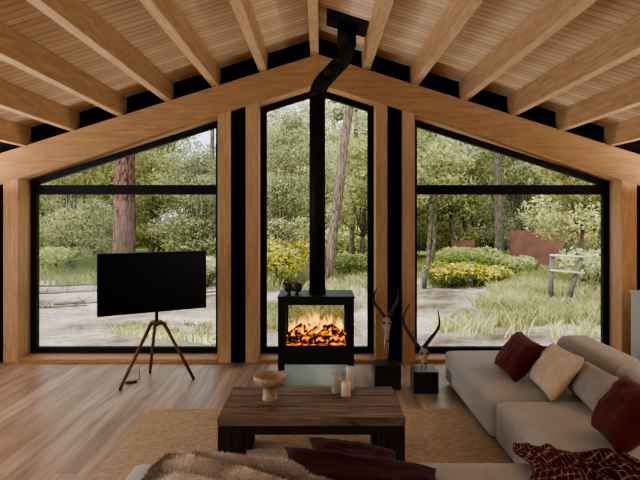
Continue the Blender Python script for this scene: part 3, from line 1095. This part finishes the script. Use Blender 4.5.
# ------------------------------------------------------------------ throws
def drape(name, lab, mat, quad, nx, ny, hfun, thick=.012):
    """cloth grid over a quad; hfun(u, v) gives height above the seat"""
    a, b, c, d = [Vector(p) for p in quad]
    cen = (a + b + c + d) / 4
    mb = MB(); vs, fs, uvs, tn, hs_ = [], [], [], [], []
    for i in range(nx + 1):
        for j in range(ny + 1):
            u, v = i / nx, j / ny
            p = (a * (1 - u) + b * u) * (1 - v) + (d * (1 - u) + c * u) * v
            h, dx, dy = hfun(u, v)
            vs.append(p + Vector((dx, dy, h)) - cen); hs_.append(h)
            uvs.append((u, v)); tn.append(max(.05, min(.85, (h - .085) * 9)))  # fold shade painted into the tone: low parts darker
    for i in range(nx):
        for j in range(ny):
            fs.append((i * (ny + 1) + j, (i + 1) * (ny + 1) + j, (i + 1) * (ny + 1) + j + 1, i * (ny + 1) + j + 1))
    mb.add(vs, fs, tn)
    o = mb.build(name, mat, smooth=True)
    uvl = o.data.uv_layers.new(name='UVMap')
    for lp in o.data.loops:
        uvl.data[lp.index].uv = uvs[lp.vertex_index]
    o.location = cen
    return o, vs, fs

def hp(u, v):
    e = min(u, 1 - u, v, 1 - v)
    h = .02 + .07 * abs(math.sin(13 * u + 7 * v + 2.6 * mnoise.noise(Vector((u * 3, v * 3, 2))))) * min(1, e * 8)
    h += .035 * mnoise.noise(Vector((u * 6, v * 6, 7.7))) * min(1, e * 8) + .02
    wob = .11 * mnoise.noise(Vector((u * 2.5, v * 2.5, .3)))
    return max(.012, h), wob, .05 * mnoise.noise(Vector((u * 2.5 + 9, v * 2.5, .3)))
o, _, _ = drape('plaid_throw', None, 'plaid', [(.98, 2.5, SZ + .012), (2.0, 2.4, SZ + .012), (1.62, 3.02, SZ + .012), (1.10, 3.36, SZ + .012)], 90, 60, hp)
tag(o, 'crumpled red and cream plaid throw on the near right sofa corner', 'throw')

def hf(u, v):
    e = min(u, 1 - u, v, 1 - v)
    k = min(1, e * 5) ** .7
    fold = .5 + .5 * math.sin(20 * (v * .9 + u * .55) + 2.5 * mnoise.noise(Vector((u * 3, v * 3, 5))))
    h = .012 + k * (.085 + .06 * fold + .03 * mnoise.noise(Vector((u * 4, v * 4, 1)))) * (1.2 - .55 * u)
    return h, .05 * mnoise.noise(Vector((u * 2, v * 2, 4))), .04 * mnoise.noise(Vector((u * 3, v * 3, 8)))
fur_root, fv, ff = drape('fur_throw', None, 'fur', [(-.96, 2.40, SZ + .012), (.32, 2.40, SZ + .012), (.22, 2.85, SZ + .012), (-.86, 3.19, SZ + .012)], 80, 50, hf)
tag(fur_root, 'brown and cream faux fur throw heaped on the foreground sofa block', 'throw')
fb = MB()
for q in ff:
    p0, p1, p3 = fv[q[0]], fv[q[1]], fv[q[3]]
    nrm = (p1 - p0).cross(p3 - p0)
    if nrm.length < 1e-9: continue
    nrm.normalize()
    if nrm.z < 0: nrm = -nrm
    for _ in range(5):
        b0 = p0 + (p1 - p0) * random.random() + (p3 - p0) * random.random()
        dr = (nrm * .8 + Vector((random.gauss(.35, .4), random.gauss(-.2, .4), 0))).normalized()
        sd = dr.cross(Vector((random.gauss(0, 1), random.gauss(0, 1), random.gauss(0, 1)))).normalized() * .0022
        ln = random.uniform(.008, .02)
        tone = max(.02, min(1, (b0.z + fur_root.location.z - SZ - .085) * 8.5 + .6 * mnoise.noise(b0 * 7) + random.gauss(0, .12)))  # brown and cream pile, with fold shade painted in by height
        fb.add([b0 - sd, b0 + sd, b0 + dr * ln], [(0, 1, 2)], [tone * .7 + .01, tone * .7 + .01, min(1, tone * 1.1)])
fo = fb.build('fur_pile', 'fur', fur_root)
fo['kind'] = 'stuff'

# grey sideboard at the right edge
sbx = (632.3 - CX) * 6.25 / F
sb = thing('sideboard', 'pale grey sideboard at the far right edge beside the wall post', 'sideboard', (sbx + .3, 6.0, 0))
MB().box(-.29, .3, -.24, .30, .06, .845).build('carcass', 'sideboard', sb, bevel=.004)
MB().box(-.30, .31, -.25, .31, .846, .88).build('top', 'sideboard', sb, bevel=.004)
MB().box(-.26, .28, -.2, .27, 0, .059).build('plinth', 'rubber', sb)
for x0, x1 in ((-.285, .003), (.007, .295)):
    dr = MB().box(x0, x1, -.258, -.241, .07, .84).build('door', 'sideboard', sb, bevel=.003)
    kx = x1 - .04 if x0 < 0 else x0 + .04
    MB().tube([(kx, -.258, .6), (kx, -.275, .6)], .009, 10).build('knob', 'steel', dr, True)

# ------------------------------------------------------------------ outdoors
GZ = -.15
HG = H - GZ
def G(px, py):
    d = F * HG / (py - CY)
    return Vector(((px - CX) * d / F, d, GZ))
def GD(px, d): return Vector(((px - CX) * d / F, d, GZ))

gm = MB(); vs, fs = [], []
NX, NY = 60, 60
for i in range(NX + 1):
    for j in range(NY + 1):
        x = -45 + 90 * i / NX
        y = DE + .01 + 75 * (j / NY) ** 1.6
        z = GZ + (.10 * mnoise.noise(Vector((x * .5, y * .5, 0))) if y > 8 else 0) * min(1, (y - 8) / 4)
        vs.append((x, y, z - .02))
for i in range(NX):
    for j in range(NY):
        fs.append((i * (NY + 1) + j, (i + 1) * (NY + 1) + j, (i + 1) * (NY + 1) + j + 1, i * (NY + 1) + j + 1))
struct(gm.add(vs, fs).build('ground', 'ground', smooth=True))


def leaves(mb, c, r, n, size, sc=(1, 1, 1), base=.5, tone_up=.35):
    c = Vector(c)
    for _ in range(n):
        while True:
            q = Vector((random.uniform(-1, 1), random.uniform(-1, 1), random.uniform(-1, 1)))
            if .05 < q.length < 1: break
        q = q * (q.length ** -.35)
        p = c + Vector((q.x * sc[0], q.y * sc[1], q.z * sc[2])) * r
        a = Vector((random.gauss(0, 1), random.gauss(0, 1), random.gauss(0, .7))).normalized()
        b = a.cross(Vector((random.gauss(0, 1), random.gauss(0, 1), random.gauss(0, 1)))).normalized()
        s = size * random.uniform(.6, 1.3)
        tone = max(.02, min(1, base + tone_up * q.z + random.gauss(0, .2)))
        mb.add([p - a * s, p + b * s * .5, p + a * s, p - b * s * .5], [(0, 1, 2, 3)], tone)


def limb(p0, p1, r0, r1, wob=.1, n=6):
    pts = []
    for i in range(n + 1):
        t = i / n
        p = Vector(p0).lerp(Vector(p1), t)
        if 0 < i < n:
            p += Vector((random.uniform(-wob, wob), random.uniform(-wob, wob), 0))
        pts.append(p)
    return pts, [r0 + (r1 - r0) * i / n for i in range(n + 1)]


def make_tree(name, lab, cat, loc, h, crown_r, trunk_r, leaf, bark, clumps=26, per=190, size=.085, lean=(0, 0), low=.3, group=None, tall=1.0):
    """broadleaf tree: a trunk that forks into limbs, clumps of leaves around the limb ends"""
    t = thing(name, lab, cat, loc, group)
    top = Vector((lean[0], lean[1], h * .8))
    fork = Vector((lean[0] * .4, lean[1] * .4, h * low))
    tm = MB()
    p, r = limb((0, 0, -.15), fork, trunk_r * 1.25, trunk_r * .85, .05)
    tm.tube(p, r, 8, .08)
    lf = MB()
    for k in range(clumps):
        a = 2.399 * k
        f = (k + .5) / clumps
        rr = crown_r * math.sqrt(f) * random.uniform(.75, 1.05)
        zz = h * (low + (1 - low) * random.uniform(.05, .97) * (1 - .25 * f) * tall)
        c = Vector((lean[0] * zz / h + math.cos(a) * rr * .8, lean[1] * zz / h + math.sin(a) * rr * .8, zz))
        if k % 2 == 0:
            p, r = limb(fork, c, trunk_r * .32, trunk_r * .06, .12, 5)
            tm.tube(p, r, 5)
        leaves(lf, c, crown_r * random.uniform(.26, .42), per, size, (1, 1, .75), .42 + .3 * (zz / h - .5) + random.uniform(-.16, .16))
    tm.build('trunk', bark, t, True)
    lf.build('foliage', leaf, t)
    return t


def make_pine(name, lab, loc, h, r0, r1, lean, bark, crown_z, crown_r=2.0, leafn=5000, wob=.06, group=None):
    t = thing(name, lab, 'tree', loc, group)
    n = 14
    pts = []
    for i in range(n + 1):
        f = i / n
        pts.append(Vector((lean[0] * f + wob * mnoise.noise(Vector((f * 3, loc[0], 1))), lean[1] * f, -.15 + (h + .15) * f)))
    MB().tube(pts, [r0 + (r1 - r0) * i / n for i in range(n + 1)], 14, .05).build('trunk', bark, t, True)
    lf = MB()
    br = MB()
    for k in range(14):
        a = 2.399 * k
        z = crown_z + (h - crown_z) * (k + .5) / 14
        base = Vector((lean[0] * z / h, lean[1] * z / h, z))
        tip = base + Vector((math.cos(a), math.sin(a), .25)) * crown_r * random.uniform(.5, 1) * (1.15 - .6 * (k / 14))
        p, r = limb(base, tip, r1 * .45, r1 * .1, .08, 5)
        br.tube(p, r, 6)
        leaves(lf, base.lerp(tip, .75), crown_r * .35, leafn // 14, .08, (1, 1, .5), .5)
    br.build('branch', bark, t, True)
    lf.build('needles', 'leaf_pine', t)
    return t


def make_shrub(name, lab, cat, loc, r, h, leaf, n=1500, size=.06, flower=0, group=None, stems=5):
    t = thing(name, lab, cat, loc, group)
    sm = MB()
    lf = MB()
    fl = MB()
    for k in range(stems):
        a = 2 * PI * k / stems + random.uniform(-.4, .4)
        c = Vector((math.cos(a) * r * .55, math.sin(a) * r * .55, h * random.uniform(.5, .75)))
        p, q = limb((0, 0, -.1), c, .03, .01, .04, 4)
        sm.tube(p, q, 5)
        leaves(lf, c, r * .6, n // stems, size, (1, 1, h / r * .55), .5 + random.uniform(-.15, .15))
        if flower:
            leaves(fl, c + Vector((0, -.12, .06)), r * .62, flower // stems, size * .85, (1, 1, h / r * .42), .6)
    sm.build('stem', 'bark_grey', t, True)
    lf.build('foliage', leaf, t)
    if flower:
        fl.build('blossom', 'flower', t)
    return t

# named trees one can point at
make_pine('pine_tree', 'thick pine with reddish scaly bark rising behind the television', GD(124, 17.0), 8.5, .33, .24, (.12, 0), 'bark_pine', 6.2, 2.4)
make_pine('pine_tree', 'slim tan pine leaning to the right behind the flue pipe', GD(327, 15.5), 7.5, .14, .10, (.95, 0), 'bark_tan', 5.6, 1.6, 3000, .1)
make_pine('pine_tree', 'slim straight dark pine rising behind the yellow flowers in the right window', GD(499, 20.5), 7.0, .155, .12, (-.1, 0), 'bark_grey', 4.9, 1.6, 2600)
make_pine('pine_tree', 'thin dark pine second from the flue in the middle window', GD(351, 21), 7.5, .10, .07, (.25, 0), 'bark_grey', 5.2, 1.4, 2400, .12)
make_tree('oak_tree', 'small oak with thin forked stems at the left edge of the right window', 'tree', GD(424, 14.5), 4.3, 1.0, .05, 'leaf_oak', 'bark_grey', 20, 100, .055, (.45, 0), .5)
make_tree('oak_tree', 'thin bent oak with sparse leaves second from the left in right window', 'tree', GD(431, 15.5), 4.8, 1.1, .05, 'leaf_sage', 'bark_grey', 18, 100, .055, (.3, 0), .5)
make_tree('oak_tree', 'leafy oak with a dark ivied trunk at the left of the left window', 'tree', GD(74, 19.5), 5.6, 1.9, .11, 'leaf_oak', 'bark_grey', 54, 240, .055, (0, 0), .08)
make_tree('oak_tree', 'pale sage oak at the right side of the left window', 'tree', GD(196, 17.5), 4.2, 1.6, .08, 'leaf_sage', 'bark_grey', 46, 240, .052, (.2, 0), .12)
make_tree('oak_tree', 'dense sage oak filling the left half of the middle window', 'tree', GD(281, 16), 5.4, 1.2, .06, 'leaf_sage', 'bark_grey', 56, 260, .045, (.05, 0), .1)
make_tree('oak_tree', 'leafy oak with rusty leaves at the right end of right window', 'tree', GD(585, 15.5), 4.4, 1.5, .06, 'leaf_oak', 'bark_grey', 60, 220, .05, (-.2, 0), .3)
make_tree('oak_tree', 'grey stemmed oak in the right half of the middle window', 'tree', GD(362, 19), 5.6, 1.4, .08, 'leaf_oak', 'bark_grey', 44, 220, .055, (.1, 0), .2)
make_tree('dry_tree', 'small rusty brown leaved tree beside the rusted steel fence', 'tree', GD(572, 20.5), 2.3, .8, .05, 'leaf_rust', 'bark_grey', 10, 70, .06, (0, 0), .4)

make_pine('pine_tree', 'slim dark pine at the left of the left window', GD(72, 22), 7.5, .13, .09, (.1, 0), 'bark_grey', 5.6, 1.5, 2400)
make_pine('pine_tree', 'slim tan pine second from the right behind the rusted fence', GD(545, 24), 8, .12, .09, (.3, 0), 'bark_tan', 6.2, 1.5, 2400)
make_pine('pine_tree', 'slim tan pine between the forked oaks and the dark pine in right window', GD(466, 25), 8, .12, .09, (-.2, 0), 'bark_tan', 6.2, 1.5, 2400)
make_pine('pine_tree', 'slim tan pine just right of the television in the left window', GD(211, 23), 9, .11, .07, (.1, 0), 'bark_tan', 7.6, 1.3, 1600)
# forest backdrop, one tree per trunk
ta = make_tree('forest_tree', 'olive green forest tree in the backdrop beyond the left window', 'tree', GD(50, 26), 7.4, 2.5, .13, 'leaf_oak', 'bark_grey', 72, 300, .064, low=.03)
tb_ = make_tree('forest_tree', 'sage green forest tree in the backdrop beyond the left window', 'tree', GD(100, 27), 7.8, 2.5, .12, 'leaf_sage', 'bark_grey', 72, 300, .064, low=.03)
tc_ = make_tree('forest_tree', 'bare stemmed forest tree in the backdrop beyond the left window', 'tree', GD(150, 25), 8.2, 2.1, .12, 'leaf_oak', 'bark_tan', 52, 260, .064, (.5, 0), .2)
kinds = {'olive': ta, 'sage': tb_, 'bare': tc_}
word = {'olive': 'olive green forest tree in the backdrop beyond the %s window', 'sage': 'sage green forest tree in the backdrop beyond the %s window', 'bare': 'bare stemmed forest tree in the backdrop beyond the %s window'}
for o, k in ((ta, 'olive'), (tb_, 'sage'), (tc_, 'bare')):
    o['group'] = word[k] % 'left' + 's'
rows = [(25, [12, 96, 172, 268, 318, 395, 462, 527, 600, 660], 1.0), (32, [-10, 30, 70, 115, 160, 215, 262, 300, 345, 380, 425, 470, 515, 560, 610, 655], 1.12),
        (42, [0, 40, 78, 118, 155, 200, 240, 275, 310, 345, 385, 420, 455, 490, 530, 568, 605, 645], 1.28)]
seq = ['sage', 'olive', 'bare', 'olive', 'sage', 'olive', 'bare', 'sage']
i = 0
for d, pxs, sc_ in rows:
    for px in pxs:
        k = seq[i % len(seq)]
        i += 1
        px2 = px + random.uniform(-7, 7)
        win = 'left' if px < 240 else 'middle' if px < 398 else 'right'
        lab = word[k] % win
        s = sc_ * random.uniform(.82, 1.1)
        if d < 30 and 170 < px < 330: s *= .62
        if win == 'left' and px > 165: s *= .62
        dup(kinds[k], GD(px2, d + random.uniform(-1.5, 1.5)), lab, (s, s, s), random.uniform(0, 6.28), lab + 's')

# shrubs
for px, py, lab, cat, r, h, leaf, n, fl_ in (
        (452, 286, 'yellow flowering bush at the left of the sandy clearing in right window', 'bush', .75, .62, 'leaf_bright', 1700, 520),
        (481, 284, 'yellow flowering bush just right of the other in the right window', 'bush', .7, .55, 'leaf_bright', 1500, 420),
        (470, 272, 'tall bright green bush behind the yellow flowers', 'bush', 1.0, .85, 'leaf_bright', 2200, 0),
        (508, 274, 'bright green bush in front of the rusted steel fence', 'bush', .85, .62, 'leaf_bright', 1900, 0),
        (283, 285, 'yellow flowering bush seen to the left of the flue', 'bush', .75, 1.2, 'leaf_bright', 1700, 700),
        (590, 290, 'loose grey green bush at the right edge of right window', 'bush', .8, 1.0, 'leaf_sage', 1500, 0),
        (60, 272, 'low green bush at the left edge of the left window', 'bush', 1.0, .8, 'leaf_bright', 1500, 0),
        (205, 285, 'low sage bush at the right edge of the left window', 'bush', .7, .75, 'leaf_sage', 1300, 0),
        (356, 276, 'low green bush right of the leaning pine in middle window', 'bush', .8, .7, 'leaf_bright', 1300, 0)):
    make_shrub('flowering_bush' if fl_ else 'bush', lab, cat, G(px, py), r, h, leaf, n, .06, fl_)
under = make_shrub('undergrowth_bush', 'low bush of the undergrowth beneath the forest trees', 'bush', GD(30, 24), 1.2, 1.3, 'leaf_oak', 2200, .08, 0, 'undergrowth bushes below the trees')
for px in (70, 105, 150, 195, 255, 300, 330, 372, 420, 446, 480, 545, 575, 612):
    dup(under, GD(px + random.uniform(-8, 8), random.uniform(22, 28)), None, random.uniform(.8, 1.25), random.uniform(0, 6))

# rusted steel fence, post-and-rail frame
rf = GD(537, 18.9)
f_ = thing('steel_fence', 'rusty brown sheet fence panel behind the bushes in right window', 'fence', rf)
MB().box(-.86, .86, -.02, .02, .1, 1.34).build('sheet', 'rust', f_)
for x in (-.83, 0, .83):
    MB().box(x - .04, x + .04, .021, .09, -.1, 1.35).build('post', 'rust', f_)
rf = GD(463, 20.5)
f_ = thing('steel_fence', 'small rusty brown sheet panel left of the dark pine trunk', 'fence', rf)
MB().box(-.4, .4, -.02, .02, .25, .95).build('sheet', 'rust', f_)
for x in (-.37, .37):
    MB().box(x - .03, x + .03, .021, .08, -.1, 1.0).build('post', 'rust', f_)

d = 11.7
pr = thing('post_and_rail_frame', 'weathered timber frame of two grey posts and pale rails on the grass', 'fence', GD(560, d))
base = GD(560, d)
def lp(px, py): return W(px, py, d) - base
MB().tube([lp(551, 310), lp(551, 280), lp(552, 254)], [.055, .05, .045], 9, .08).build('post', 'old_post', pr, True)
MB().tube([lp(566, 310), lp(573, 284), lp(582, 254)], [.06, .055, .05], 9, .08).build('post', 'old_post', pr, True)
MB().tube([lp(549, 255) + Vector((0, -.06, 0)), lp(587, 257) + Vector((0, -.06, 0))], .022, 8, .08).build('rail', 'pale_rail', pr, True)
MB().tube([lp(549, 270) + Vector((0, -.06, 0)), lp(583, 273) + Vector((0, -.06, 0))], .022, 8, .08).build('rail', 'pale_rail', pr, True)

# fallen branches on the sand
for px, py, ln, an, lab in ((60, 297, 1.6, .15, 'fallen branch on the sand at the left of the left window'), (84, 307, 1.2, -.1, 'fallen branch on the sand just left of the television'),
                            (212, 296, 1.3, .1, 'fallen branch on the sand just right of the television'),
                            (50, 311, 1.5, -.05, 'fallen branch on the sand, nearest one left of the television'),
                            (72, 289, 2.2, .05, 'fallen branch at the edge of the grass in the left window'),
                            ):
    p = G(px, py) + Vector((0, 0, .06))
    br = MB()
    q, r = limb((-ln / 2, 0, 0), (ln / 2, math.sin(an) * ln, .06), .03, .012, .09, 7)
    br.tube(q, r, 7, .1)
    for k in range(6):
        s0 = q[1 + k]if k + 1 < len(q) else q[-1]
        br.tube([s0, s0 + Vector((random.uniform(-.1, .35), random.uniform(-.3, .3), random.uniform(.02, .28)))], [.011, .003], 5)
    o = br.build('fallen_branch', 'twig', smooth=True)
    o.location = p
    tag(o, lab, 'branch', 'fallen branches on the sand')


def grass(lab, poly, n, hmin, hmax, mat):
    """blades over a quad of ground given by photo pixels"""
    a, b, c, d_ = [G(*p) for p in poly]
    mb = MB()
    k = 0
    while k < n:
        u, v = random.random(), random.random()
        p = (a * (1 - u) + b * u) * (1 - v) + (d_ * (1 - u) + c * u) * v
        den = mnoise.noise(Vector((p.x * .9, p.y * .9, 4))) + .5 * mnoise.noise(Vector((p.x * 3, p.y * 3, 9)))
        e = min(u, 1 - u, v, 1 - v)
        if den + min(e * 4, .5) - .18 < random.random() * .5:
            n -= .25
            continue
        k += 1
        h = random.uniform(hmin, hmax)
        ln = Vector((random.gauss(0, .3), random.gauss(0, .3), 1)) * h
        w = Vector((random.gauss(0, 1), random.gauss(0, 1), 0)).normalized() * .011
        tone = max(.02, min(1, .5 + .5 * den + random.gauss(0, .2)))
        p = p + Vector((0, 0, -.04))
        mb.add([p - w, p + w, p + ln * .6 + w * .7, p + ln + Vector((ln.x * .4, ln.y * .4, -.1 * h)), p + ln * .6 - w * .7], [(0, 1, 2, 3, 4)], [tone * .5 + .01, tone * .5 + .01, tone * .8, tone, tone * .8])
    o = mb.build('grass', mat)
    tag(o, lab, 'grass', kind='stuff')
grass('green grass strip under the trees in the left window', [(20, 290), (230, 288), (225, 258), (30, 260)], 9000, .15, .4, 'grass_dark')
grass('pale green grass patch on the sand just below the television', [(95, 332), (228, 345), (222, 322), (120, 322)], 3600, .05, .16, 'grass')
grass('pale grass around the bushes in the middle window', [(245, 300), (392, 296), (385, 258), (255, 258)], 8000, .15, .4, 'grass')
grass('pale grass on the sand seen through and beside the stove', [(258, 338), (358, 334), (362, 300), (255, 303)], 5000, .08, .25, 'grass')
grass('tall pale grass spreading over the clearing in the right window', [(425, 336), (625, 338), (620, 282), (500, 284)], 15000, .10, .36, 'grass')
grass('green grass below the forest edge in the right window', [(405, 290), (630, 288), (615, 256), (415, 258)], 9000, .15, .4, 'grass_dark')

# ------------------------------------------------------------------ light
w = bpy.data.worlds.new('World')
S.world = w
w.use_nodes = True
N, L = w.node_tree.nodes, w.node_tree.links
bg = N['Background']
tcw = N.new('ShaderNodeTexCoord')
nz = N.new('ShaderNodeTexNoise')
nz.inputs['Scale'].default_value = 2.5
nz.inputs['Detail'].default_value = 5
L.new(tcw.outputs['Generated'], nz.inputs['Vector'])
rp = N.new('ShaderNodeValToRGB')
rp.color_ramp.elements[0].color = (.78, .86, .96, 1)
rp.color_ramp.elements[1].color = (1, 1, 1, 1)
L.new(nz.outputs['Fac'], rp.inputs['Fac'])
L.new(rp.outputs['Color'], bg.inputs['Color'])
bg.inputs['Strength'].default_value = 1.5

def lamp(name, kind, energy, col, loc, rot, **kw):
    l = bpy.data.lights.new(name, kind)
    l.energy = energy
    l.color = col
    for k, v in kw.items():
        setattr(l, k, v)
    o = bpy.data.objects.new(name, l)
    COL.objects.link(o)
    o.location = loc
    o.rotation_euler = rot
    return o
lamp('sun', 'SUN', 4.0, (1, .95, .87), (0, 0, 12), (0, math.radians(-32), math.radians(38)), angle=math.radians(14))
lamp('rear_fill', 'AREA', 30, (1, .88, .74), (0, -.8, 3.0), (math.radians(50), 0, 0), shape='RECTANGLE', size=4.5, size_y=1.4)  # added fill behind the camera, no fixture hangs there
lamp('left_side_fill', 'AREA', 78, (.93, .96, 1), (XL + .06, 3.0, 1.15), (0, math.radians(-90), 0), shape='RECTANGLE', size=1.7, size_y=4.6)  # added fill inside the solid left wall, standing in for side daylight
lamp('right_side_fill', 'AREA', 30, (1, .95, .88), (XR - .06, 2.6, 1.15), (0, math.radians(90), 0), shape='RECTANGLE', size=1.7, size_y=4.6)  # added weaker fill on the right, where the wall has no window
for sgn in (-1, 1):
    lamp('ceiling_fill', 'AREA', 115, (1, .87, .72), (sgn * 4.1, 3.2, 1.95), (0, math.radians(180), 0), shape='RECTANGLE', size=.2, size_y=6.5)  # added unseen strips facing up, only to brighten the ceiling
lamp('reveal_fill', 'AREA', 210, (1, .96, .9), (0, DE + .9, GZ + .05), (math.radians(180 - 38), 0, 0), shape='RECTANGLE', size=7.4, size_y=.25)  # unseen strip outside, added to brighten the soffits and window reveals

cam = bpy.data.cameras.new('camera')
co = bpy.data.objects.new('camera', cam)
COL.objects.link(co)
co.location = (0, 0, H)
co.rotation_euler = (PI / 2, 0, 0)
cam.sensor_width = 36
cam.lens = 36 * F / 640
cam.shift_y = -(240 - CY) / 640
cam.clip_end = 300
S.camera = co

S.view_settings.view_transform = 'AgX'
S.view_settings.look = 'AgX - Medium High Contrast'
S.view_settings.exposure = 0.65
S.cycles.use_denoising = True
S.cycles.max_bounces = 10
S.cycles.transparent_max_bounces = 24
